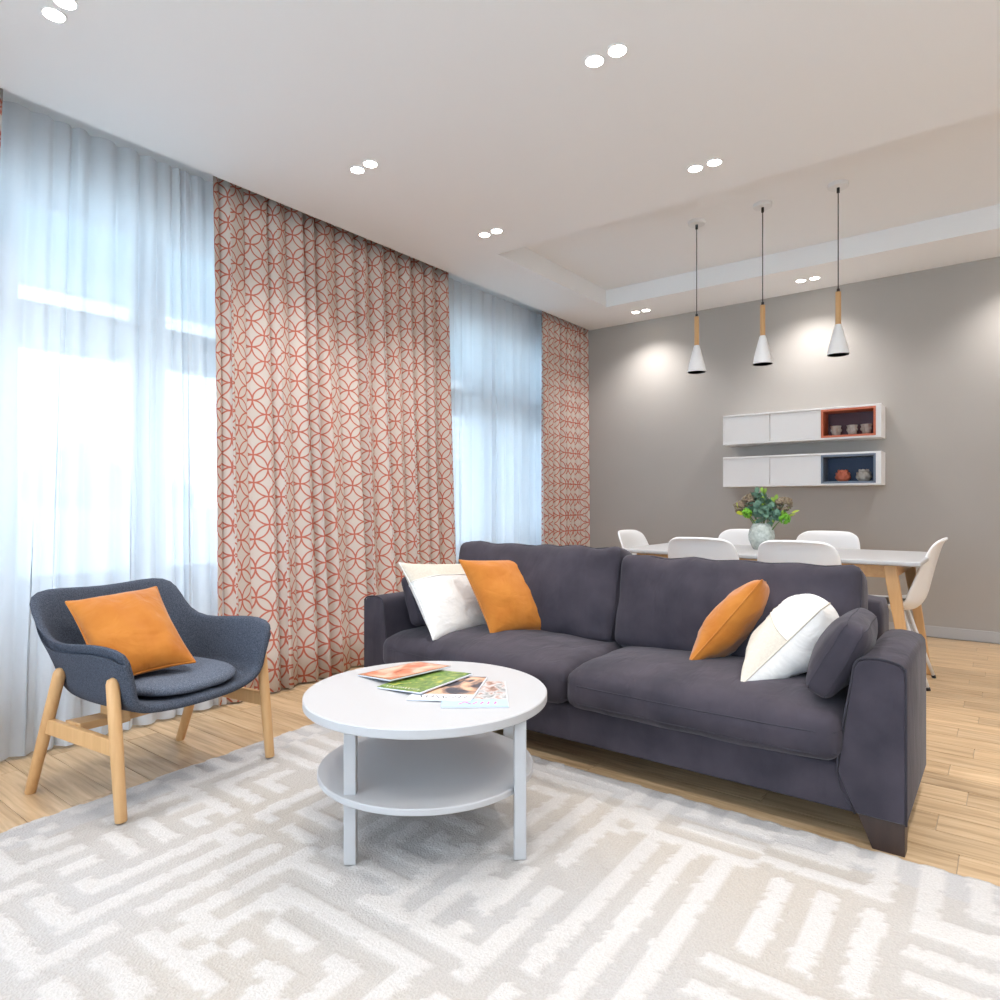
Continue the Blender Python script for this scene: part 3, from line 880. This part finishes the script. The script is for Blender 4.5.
# ================================================================== ARMCHAIR
AC = tag(empty('armchair', (-2.61, 1.228, 0), rz=R_(10)), 'dark blue grey wool armchair with oak legs by the window', 'armchair')
def shell():
    st = [  # spine x, base x,y, rim x,y,z
        (.325, .275, .235, .290, .292, .540), (.265, .22, .243, .250, .310, .576), (.18, .13, .245, .14, .320, .582), (.09, .03, .242, .02, .316, .570),
        (.0, -.06, .232, -.10, .304, .560), (-.05, -.13, .215, -.195, .298, .588), (-.08, -.175, .19, -.255, .297, .655), (-.095, -.20, .155, -.300, .283, .712),
        (-.10, -.21, .105, -.320, .215, .728), (-.10, -.215, .052, -.325, .11, .720), (-.10, -.215, 0, -.327, 0, .713)]
    stations = [(s, 1) for s in st] + [(s, -1) for s in reversed(st[:-1])]
    Z0 = .372
    rows = []
    for (sx, bx, by, rx, ry, rz), sg in stations:
        sp = Vector((sx, 0, Z0 - .004)); bs = Vector((bx, sg * by, Z0)); rm = Vector((rx, sg * ry, rz))
        flat = rm - bs; flat.z = 0; hgt = rz - Z0
        pts = [sp, sp.lerp(bs, .42) - Vector((0, 0, .006)), sp.lerp(bs, .8) - Vector((0, 0, .002)),
               bs + flat * .10 + Vector((0, 0, hgt * .10)), bs + flat * .34 + Vector((0, 0, hgt * .38)), bs + flat * .60 + Vector((0, 0, hgt * .70)),
               bs + flat * .86 + Vector((0, 0, hgt * .95)), rm + flat.normalized() * .006 + Vector((0, 0, .0)), rm + flat.normalized() * .016 - Vector((0, 0, .002))]
        rows.append(catmull(pts, 3))
    m = len(rows[0]); V = [p for r in rows for p in r]; Fc = []
    for i in range(len(rows) - 1):
        for j in range(m - 1):
            Fc.append((i * m + j, i * m + j + 1, (i + 1) * m + j + 1, (i + 1) * m + j))
    bm = bmesh.new()
    vs = [bm.verts.new(v) for v in V]
    for f in Fc:
        try: bm.faces.new([vs[k] for k in f])
        except ValueError: pass
    bmesh.ops.remove_doubles(bm, verts=bm.verts, dist=.0015)
    o = mkbm('shell', bm, M_CHAIRCLOTH, AC, True)
    up = sum((p.normal.z for p in o.data.polygons if p.center.z < .4), 0.0)
    add_mod(o, 'SOLIDIFY', thickness=.036, offset=-1.0 if up > 0 else 1.0, use_even_offset=False)
    add_mod(o, 'SUBSURF', levels=1, render_levels=1)
    return o
shell()
def pad():
    n, k = 40, 8
    V = []; Fc = []
    def outline(a):
        c, s = math.cos(a), math.sin(a); e = .62
        x = (abs(c) ** e) * (1 if c >= 0 else -1); y = (abs(s) ** e) * (1 if s >= 0 else -1)
        return x * .225 + .05 + (.022 * (1 - y * y) if x > 0 else 0), y * .215
    prof = [(0, .052), (.35, .051), (.65, .048), (.85, .042), (.95, .032), (1.0, .020), (.985, .008), (.93, .0), (.5, 0), (0, 0)]
    for (s, z) in prof:
        for j in range(n):
            x, y_ = outline(2 * math.pi * j / n)
            V.append(((x - .05) * s + .05, y_ * s, .372 + z + .010 * (y_ / .215) ** 2 * s))
    for i in range(len(prof) - 1):
        for j in range(n): Fc.append((i * n + j, i * n + (j + 1) % n, (i + 1) * n + (j + 1) % n, (i + 1) * n + j))
    bm = bmesh.new(); vs = [bm.verts.new(v) for v in V]
    for f in Fc: bm.faces.new([vs[q] for q in f])
    bmesh.ops.remove_doubles(bm, verts=bm.verts, dist=1e-5)
    o = mkbm('seat_pad', bm, M_CHAIRPAD, AC, True)
    o['label'] = 'loose lighter grey seat pad'
pad()
legs = {}
for sy in (-1, 1):
    for (nm, top, bot) in (('f', (.222, .312, .478), (.272, .314, RUGZ)), ('r', (-.08, .305, .472), (-.27, .306, 0))):
        t_, b_ = Vector((top[0], sy * top[1], top[2])), Vector((bot[0], sy * bot[1], bot[2]))
        legs[(sy, nm)] = (t_, b_)
        d = (t_ - b_).normalized()
        pts = [b_, b_ + d * .004, b_.lerp(t_, .5), t_ - d * .02, t_ - d * .006, t_]
        tube('leg', pts, [.0165, .0185, .0205, .0205, .016, .004], M_OAK, AC, 14)
def beam(name, p, q, w, h, material, parent, bow=0.0, n=8):
    p, q = Vector(p), Vector(q); d = (q - p).normalized(); s = d.cross(Vector((0, 0, 1))).normalized()
    V = []; Fc = []
    for i in range(n + 1):
        t = i / n; c = p.lerp(q, t) + Vector((0, 0, bow * (2 * t - 1) ** 2))
        for (a, b) in ((-1, -1), (1, -1), (1, 1), (-1, 1)): V.append(c + s * (a * w / 2) + Vector((0, 0, b * h / 2)))
    for i in range(n):
        for j in range(4): Fc.append((i * 4 + j, i * 4 + (j + 1) % 4, i * 4 + 4 + (j + 1) % 4, i * 4 + 4 + j))
    Fc += [(3, 2, 1, 0), (n * 4, n * 4 + 1, n * 4 + 2, n * 4 + 3)]
    o = mk(name, V, Fc, material, parent)
    bm = bmesh.new(); bm.from_mesh(o.data); bmesh.ops.recalc_face_normals(bm, faces=bm.faces); bm.to_mesh(o.data); bm.free()
    add_mod(o, 'BEVEL', width=.004, segments=2)
    return o
def at_z(sy, nm, z):
    t_, b_ = legs[(sy, nm)]; k = (z - b_.z) / (t_.z - b_.z); return b_.lerp(t_, k)
for sy in (-1, 1):
    beam('side_rail', at_z(sy, 'r', .262), at_z(sy, 'f', .250), .022, .055, M_OAK, AC)
    tube('bolt', [(.03, sy * .308, .257), (.03, sy * .3125, .257)], .006, mat('brass_bolt', srgb(180, 140, 80), .35, .9), AC, 8)
beam('cross_rail', (-.02, -.30, .268), (-.02, .30, .268), .09, .026, M_OAKX, AC, bow=.012, n=14)
for sy in (-1, 1): box('shell_support', -.06, .06, sy * .16 - .02, sy * .16 + .02, .262, .335, M_OAKX, AC, .004)
# ochre pillow on the armchair
br = onz(195, 662, .455); tr2 = sphere_hit(br, 156, 587, .41); tl2 = perp_hit(br, tr2, 66, 602)
print('armchair pillow width', (tl2 - tr2).length)
pillow('throw_pillow', br + (tl2 - tr2), br, tr2, tl2, .075, M_OCHRE, 'ochre velvet pillow resting in the dark armchair', 'throw pillows', seed=6, piping=.0045)

# ================================================================== DINING TABLE AND CHAIRS
DT = tag(empty('dining_table', (-1.215, 4.44, 0)), 'long white topped dining table with oak legs behind the sofa', 'table')
LX, LY = .855, .455
box('tabletop', -LX, LX, -LY, LY, .725, .75, M_WHITE, DT, .008, 3)
for sy in (-1, 1): box('apron', -LX + .12, LX - .12, sy * (LY - .075) - .011, sy * (LY - .075) + .011, .655, .725, M_OAKX, DT, .003)
for sx in (-1, 1): box('apron', sx * (LX - .13) - .011, sx * (LX - .13) + .011, -LY + .088, LY - .088, .655, .725, M_OAKX, DT, .003)
for sx in (-1, 1):
    for sy in (-1, 1):
        t_ = Vector((sx * (LX - .145), sy * (LY - .075), .725)); b_ = Vector((sx * (LX - .035), sy * (LY - .045), 0))
        V = []
        for c_, w, d_ in ((b_, .032, .032), (b_.lerp(t_, .8), .058, .05), (t_, .062, .05)):
            for (a, q) in ((-1, -1), (1, -1), (1, 1), (-1, 1)): V.append((c_.x + a * w / 2, c_.y + q * d_ / 2, c_.z))
        Fc = [(3, 2, 1, 0), (8, 9, 10, 11)]
        for i in range(2):
            for j in range(4): Fc.append((i * 4 + j, i * 4 + (j + 1) % 4, i * 4 + 4 + (j + 1) % 4, i * 4 + 4 + j))
        o = mk('leg', V, Fc, M_OAK, DT); add_mod(o, 'BEVEL', width=.005, segments=2)

def dining_chair():
    e = empty('dining_chair')
    prof = [(.235, .418, .150, .0, 0), (.228, .440, .19, .004, 0), (.17, .450, .215, .012, 0), (.05, .440, .228, .026, 0), (-.07, .432, .234, .045, .01), (-.145, .442, .236, .06, .03),
            (-.19, .50, .235, .035, .065), (-.212, .58, .23, .0, .07), (-.232, .67, .222, .0, .055), (-.255, .76, .212, .0, .04), (-.272, .815, .196, -.002, .03), (-.288, .842, .165, -.006, .022), (-.302, .848, .130, -.004, .016)]
    ctr = catmull([(p[0], p[1], p[2]) for p in prof], 3); ex = catmull([(p[3], p[4], 0) for p in prof], 3)
    n = 16; V = []; Fc = []
    for (y_, z, w), (lift, wrap, _) in zip(ctr, ex):
        for j in range(n + 1):
            t = -1 + 2 * j / n; f = abs(t) ** 2.4
            V.append((w * t, y_ + wrap * f, z + lift * f))
    k = len(ctr)
    for i in range(k - 1):
        for j in range(n): Fc.append((i * (n + 1) + j, i * (n + 1) + j + 1, (i + 1) * (n + 1) + j + 1, (i + 1) * (n + 1) + j))
    o = mk('shell', V, Fc, M_SHELL, e, True)
    add_mod(o, 'SOLIDIFY', thickness=.014, offset=0); add_mod(o, 'SUBSURF', levels=1, render_levels=1)
    sp = soft_box('seat_pad', .34, .32, .03, .014, mat('light_grey_pad', srgb(150, 148, 146), .9, noise_amt=.05), e, n=(10, 10, 3)); sp.location = (0, .05, .455)
    for sx in (-1, 1):
        for sy in (-1, 1):
            lg = tube('leg', [(sx * .10, sy * .09, .425), (sx * .17, sy * .22, .016)], .0095, M_WHITEMATT, e, 10)
            tube('foot', [(sx * .1695, sy * .219, .018), (sx * .172, sy * .224, 0)], .0115, M_BLACK, lg, 10)
    tube('cross_bar', [(-.10, -.09, .42), (.10, .09, .42)], .008, M_WHITEMATT, e, 8)
    tube('cross_bar', [(.10, -.09, .42), (-.10, .09, .42)], .008, M_WHITEMATT, e, 8)
    return e
dc = dining_chair()
spots = [(-.585, 4.59, 90, 'white moulded dining chair at the right end of the table'),
         (-1.98, 4.50, -90, 'white moulded dining chair at the left end of the table'),
         (-1.445, 4.06, 0, 'white dining chair on the sofa side, farther from the right end'),
         (-.915, 4.06, 0, 'white dining chair on the sofa side, nearer the right end'),
         (-1.60, 4.93, 180, 'white dining chair on the wall side, partly behind the vase'),
         (-1.03, 4.93, 180, 'white dining chair on the wall side, right of the vase')]
for i, (x, y, a, lab) in enumerate(spots):
    o = dc if i == 0 else copy_tree(dc)
    o.location = (x, y, 0); o.rotation_euler = (0, 0, R_(a)); tag(o, lab, 'chair', 'white dining chairs')

# vase with greenery
VX, VY = -1.29, 4.50
va = tag(empty('vase', (VX, VY, .7505)), 'round crackled pale glass vase on the dining table', 'vase')
M_CRACK = mat('crackle_glass', srgb(160, 170, 164), .2, color2=srgb(198, 206, 200), noise_scale=60, bump=.9, bump_scale=70, spec=.6)
lathe('body', [(0, 0), (.05, 0), (.064, .02), (.080, .062), (.083, .092), (.075, .13), (.058, .16), (.050, .17), (.045, .166), (.055, .145), (.066, .11), (.0, .03)], M_CRACK, va, 32)
bq = tag(empty('bouquet', (VX + .015, VY, .882)), 'mixed green eucalyptus and sedum bouquet in the glass vase', 'bouquet')
M_EUC = mat('eucalyptus_leaf', srgb(84, 118, 104), .6, color2=srgb(130, 168, 142), noise_scale=30)
M_LGRN = mat('bright_green_leaf', srgb(120, 168, 60), .5, color2=srgb(166, 200, 84), noise_scale=30)
M_STEM = mat('green_stem', srgb(90, 120, 60), .6)
M_SEDUM = mat('sedum_bud', srgb(112, 90, 84), .8, color2=srgb(150, 140, 110), noise_scale=120)
M_LIME = mat('green_pom', srgb(84, 150, 30), .6, color2=srgb(116, 176, 44), noise_scale=80)
M_YEL = mat('yellow_leaf', srgb(196, 196, 60), .5, color2=srgb(150, 186, 60), noise_scale=20)
fr_ = random.Random(8)
def leaf_mesh(bm, p, d, up, l, w, curl=.25):
    d = d.normalized(); s = d.cross(up)
    s = s.normalized() if s.length > 1e-4 else Vector((1, 0, 0)); nn = s.cross(d).normalized()
    rows_ = []
    for (t, ww) in ((0, .12), (.25, .8), (.5, 1), (.75, .75), (1, .05)):
        c_ = p + d * (l * t) - nn * (curl * l * t * t)
        rows_.append([bm.verts.new(c_ - s * (w * ww / 2) + nn * .08 * w), bm.verts.new(c_), bm.verts.new(c_ + s * (w * ww / 2) + nn * .08 * w)])
    for a, b in zip(rows_, rows_[1:]):
        for j in range(2): bm.faces.new((a[j], a[j + 1], b[j + 1], b[j]))
def rv(): return Vector((fr_.uniform(-1, 1), fr_.uniform(-1, 1), fr_.uniform(-1, 1)))
def sprig(tip, mt, nl, l, w, name='eucalyptus_sprig'):
    tip = Vector(tip); base = Vector((tip.x * .1, tip.y * .1, -.06)); mid = base.lerp(tip, .55) + Vector((0, 0, .03))
    path = catmull([base, mid, tip], 5)
    st_ = tube('stem', path, .0022, M_STEM, bq, 5)
    bm = bmesh.new()
    for k in range(nl):
        t = .4 + .6 * k / nl; p = path[min(int(t * (len(path) - 1)), len(path) - 1)].lerp(path[min(int(t * (len(path) - 1)) + 1, len(path) - 1)], fr_.random())
        d = rv() + (tip - base).normalized() * .5
        leaf_mesh(bm, p, d, rv(), l * fr_.uniform(.7, 1.2), w * fr_.uniform(.8, 1.2))
    leaf_mesh(bm, path[-1], (tip - mid), rv(), l, w)
    mkbm('leaves', bm, mt, st_, True)
for tip in ((-.07, .0, .21), (-.03, -.04, .235), (.0, .02, .20), (-.05, .05, .17), (.05, -.03, .14), (.09, .02, .16), (-.10, -.02, .15), (.02, -.06, .12), (.11, -.02, .10), (-.02, -.05, .15), (.03, .05, .17)):
    sprig(tip, M_EUC, 20, .044, .036)
for tip in ((.01, -.03, .225), (.07, .0, .19), (-.02, .03, .24), (.13, -.02, .12)):
    sprig(tip, M_LGRN, 7, .04, .024)
sprig((-.125, -.05, .125), M_YEL, 5, .06, .032)
sprig((.175, -.02, .105), M_YEL, 3, .05, .022)
def cluster(c, r, mt, name, k=60, br_=.012):
    bm = bmesh.new()
    for q in range(k):
        d = rv().normalized(); d.z = abs(d.z) * .8 if q % 3 else d.z
        res = bmesh.ops.create_icosphere(bm, subdivisions=1, radius=br_ * fr_.uniform(.7, 1.2))
        for v in res['verts']: v.co += Vector(c) + d * r * fr_.uniform(.7, 1)
    tube('stem', catmull([(c[0] * .1, c[1] * .1, -.06), (c[0] * .6, c[1] * .6, c[2] * .5), c], 4), .003, M_STEM, bq, 5)
    mkbm(name, bm, mt, bq, True)
cluster((-.145, -.03, .145), .042, M_SEDUM, 'sedum_head', 80, .011)
cluster((-.095, -.01, .185), .042, M_SEDUM, 'sedum_head', 80, .011)
cluster((.125, .0, .165), .05, M_SEDUM, 'sedum_head', 110, .011)
cluster((-.085, -.08, .105), .030, M_LIME, 'green_pompom', 120, .008)
cluster((.145, -.06, .07), .033, M_LIME, 'green_pompom', 130, .008)

# ================================================================== WALL CABINETS
def cabinet(z0, z1, ymat, inmat, label):
    X0, X1, Y0 = -2.062, -.808, 6.01
    e = tag(empty('wall_cabinet', (X0, Y0, z0)), label, 'cabinet', 'wall cabinets')
    w, h, d = X1 - X0, z1 - z0, YB - Y0
    t = .016
    NX0, NX1 = -1.246 - X0, -.845 - X0
    box('top_panel', 0, w, 0, d, h - t, h, M_CAB, e, .0015, 1); box('bottom_panel', 0, w, 0, d, 0, t, M_CAB, e, .0015, 1)
    box('side_panel', 0, t * .6, .002, d, t, h - t, M_CAB, e); box('side_panel', NX1, w, 0, d, t, h - t, M_CAB, e)
    box('back_panel', t, NX1, d - .01, d, t, h - t, M_CAB, e)
    mid = -1.655 - X0
    box('door', t * .6 + .001, mid - .0018, .003, .021, t + .002, h - t - .002, M_CAB, e, .001, 1)
    box('door', mid + .0018, NX0 - .0015, .003, .021, t + .002, h - t - .002, M_CAB, e, .001, 1)
    box('divider', NX0 - .012, NX0 - .0005, .022, d - .01, t, h - t, M_CAB, e)
    nb = empty('niche_box', (0, 0, 0)); nb.parent = e
    a, b, c_, dd = NX0, NX1, t, h - t
    q = .017
    bm = bmesh.new()
    bm_box(bm, a, a + q, -.002, d - .02, c_, dd); bm_box(bm, b - q, b, -.002, d - .02, c_, dd)
    bm_box(bm, a + q, b - q, -.002, d - .02, c_, c_ + q); bm_box(bm, a + q, b - q, -.002, d - .02, dd - q, dd)
    mkbm('niche_frame', bm, ymat, nb)
    box('niche_back', a + q, b - q, d - .03, d - .02, c_ + q, dd - q, inmat, nb)
    return (X0, Y0, z0 + t + q, a + q, b - q)
M_TERRA = mat('terracotta_lacquer', srgb(206, 110, 74), .45); M_PLUMB = mat('aubergine_lacquer', srgb(84, 46, 58), .5)
M_SLATE = mat('slate_blue_lacquer', srgb(112, 124, 142), .45); M_NAVY = mat('navy_lacquer', srgb(36, 60, 92), .5)
up = cabinet(1.577, 1.842, M_TERRA, M_PLUMB, 'upper white wall cabinet with a terracotta framed open niche')
lo = cabinet(1.198, 1.466, M_SLATE, M_NAVY, 'lower white wall cabinet with a blue framed open niche')
M_CLAY = mat('grey_stoneware', srgb(186, 180, 172), .7, noise_amt=.08, noise_scale=60, bump=.2, bump_scale=90)
M_CORAL = mat('coral_ceramic', srgb(206, 112, 84), .55, noise_amt=.05, noise_scale=40)
for i, fx in enumerate((.22, .55, .83)):
    x = up[0] + up[3] + (up[4] - up[3]) * fx
    e = tag(empty('ceramic_cup', (x, up[1] + .085, up[2])), 'small grey ribbed ceramic cup in the upper niche, %s' % ('leftmost', 'middle one', 'rightmost')[i], 'cup', 'cups in the upper niche')
    lathe('body', [(0, 0), (.022, 0), (.031, .012), (.036, .04), (.035, .062), (.041, .082), (.037, .083), (.031, .06), (.028, .02), (0, .012)], M_CLAY, e, 32, wob=lambda a, z: 1 + .06 * math.sin(7 * a + 40 * z))
    bm = bmesh.new()
    for k in range(5):
        a = k * 2 * math.pi / 5 + i
        res = bmesh.ops.create_icosphere(bm, subdivisions=1, radius=.0085)
        for v in res['verts']: v.co = Vector((v.co.x, v.co.y, v.co.z * 1.8)) + Vector((.037 * math.cos(a), .037 * math.sin(a), .045))
    mkbm('relief', bm, M_CLAY, e, True)
for i, (fx, mt, lab) in enumerate(((.36, M_CORAL, 'round coral petal ceramic pot in the lower niche'), (.78, M_CLAY, 'round grey petal ceramic pot in the lower niche'))):
    x = lo[0] + lo[3] + (lo[4] - lo[3]) * fx
    e = tag(empty('petal_pot', (x, lo[1] + .085, lo[2])), lab, 'pot', 'pots in the lower niche')
    lathe('body', [(0, 0), (.03, 0), (.046, .014), (.054, .036), (.05, .060), (.036, .078), (.02, .085), (0, .084)], mt, e, 40, wob=lambda a, z: 1 + .07 * abs(math.sin(4 * a + 18 * z)) - .03)
    bm = bmesh.new()
    for rw in range(3):
        for k in range(8):
            a = (k + rw * .5) * math.pi / 4; rr_ = (.052, .047, .032)[rw]; zz = (.022, .050, .072)[rw]
            leaf_mesh(bm, Vector((rr_ * math.cos(a), rr_ * math.sin(a), zz)), Vector((math.cos(a) * .25, math.sin(a) * .25, 1)), Vector((math.cos(a), math.sin(a), 0)), .026, .036, .2)
    mkbm('petals', bm, mt, e, True)

# ================================================================== PENDANT LAMPS
M_CORD = mat('black_cord', (.03, .03, .032), .6); M_GOLD = mat('gold_lining', srgb(190, 140, 60), .35, .8)
for i, (x, y, lab) in enumerate(((-1.773, 4.62, 'white cone pendant lamp with wood neck, leftmost over the dining table'), (-1.318, 4.62, 'white cone pendant lamp with wood neck, middle over the dining table'), (-.858, 4.62, 'white cone pendant lamp with wood neck, rightmost over the dining table'))):
    e = tag(empty('pendant_lamp', (x, y, 0)), lab, 'lamp', 'pendant lamps')
    lathe('canopy', [(0, TZ), (.060, TZ), (.060, TZ - .02), (.056, TZ - .024), (0, TZ - .024)], M_WHITEMATT, e, 32)
    tube('cord_grip', [(0, 0, TZ - .022), (0, 0, TZ - .055)], .009, M_BLACK, e, 12)
    tube('cord', [(0, 0, TZ - .05), (0, 0, 2.385)], .0032, M_CORD, e, 8)
    tube('cord_grip', [(0, 0, 2.40), (0, 0, 2.378)], .009, M_BLACK, e, 12)
    lathe('wood_neck', [(0, 2.38), (.0165, 2.38), (.0165, 2.168), (0, 2.168)], M_OAK, e, 20)
    sh = lathe('shade', [(.0165, 2.176), (.021, 2.168), (.030, 2.135), (.043, 2.085), (.054, 2.04), (.061, 2.005), (.063, 1.985)], M_SHELL, e, 36)
    for f in list(sh.data.polygons): pass
    lathe('shade_lining', [(.016, 2.165), (.028, 2.132), (.041, 2.082), (.052, 2.037), (.059, 2.003), (.0628, 1.985)], M_GOLD, sh, 36)

# ================================================================== CEILING DOWNLIGHTS
M_BULB = mat('lit_bulb', (1, 1, 1), .4, emit=(1.0, .93, .84), emit_s=22)
M_RING = mat('downlight_ring', (.85, .85, .85), .5)
XS = ((-2.818, 'window side'), (-1.325, 'middle'), (.165, 'right hand'), (1.65, 'far right'))
YS = ((-.5, 'behind the camera'), (.972, 'nearest row'), (2.448, 'above the sofa front'), (3.572, 'just before the tray'), (5.905, 'close to the grey wall'))
for (x, cn) in XS:
    for (y, rn) in YS:
        e = tag(empty('twin_downlight', (x, y, H)), 'twin recessed spotlight in the ceiling, %s column, %s' % (cn, rn), 'light', 'ceiling downlights')
        for dx in (-.053, .053):
            rg = lathe('ring', [(.036, -.0005), (.045, -.0005), (.045, -.004), (.036, -.004), (.036, -.0005)], M_RING, e, 24, loc=(dx, 0, 0))
            bl = lathe('bulb', [(0, -.0075), (.026, -.006), (.0355, -.001), (0, -.0008)], M_BULB, e, 20, loc=(dx, 0, 0))
            ld = bpy.data.lights.new('bulb_light', 'SPOT'); ld.energy = BULB_W; ld.color = WARM
            ld.spot_size = R_(122); ld.spot_blend = 1.0; ld.shadow_soft_size = .025
            lo_ = bpy.data.objects.new('bulb_light', ld); COL.objects.link(lo_); lo_.parent = e; lo_.location = (dx, 0, -.02)
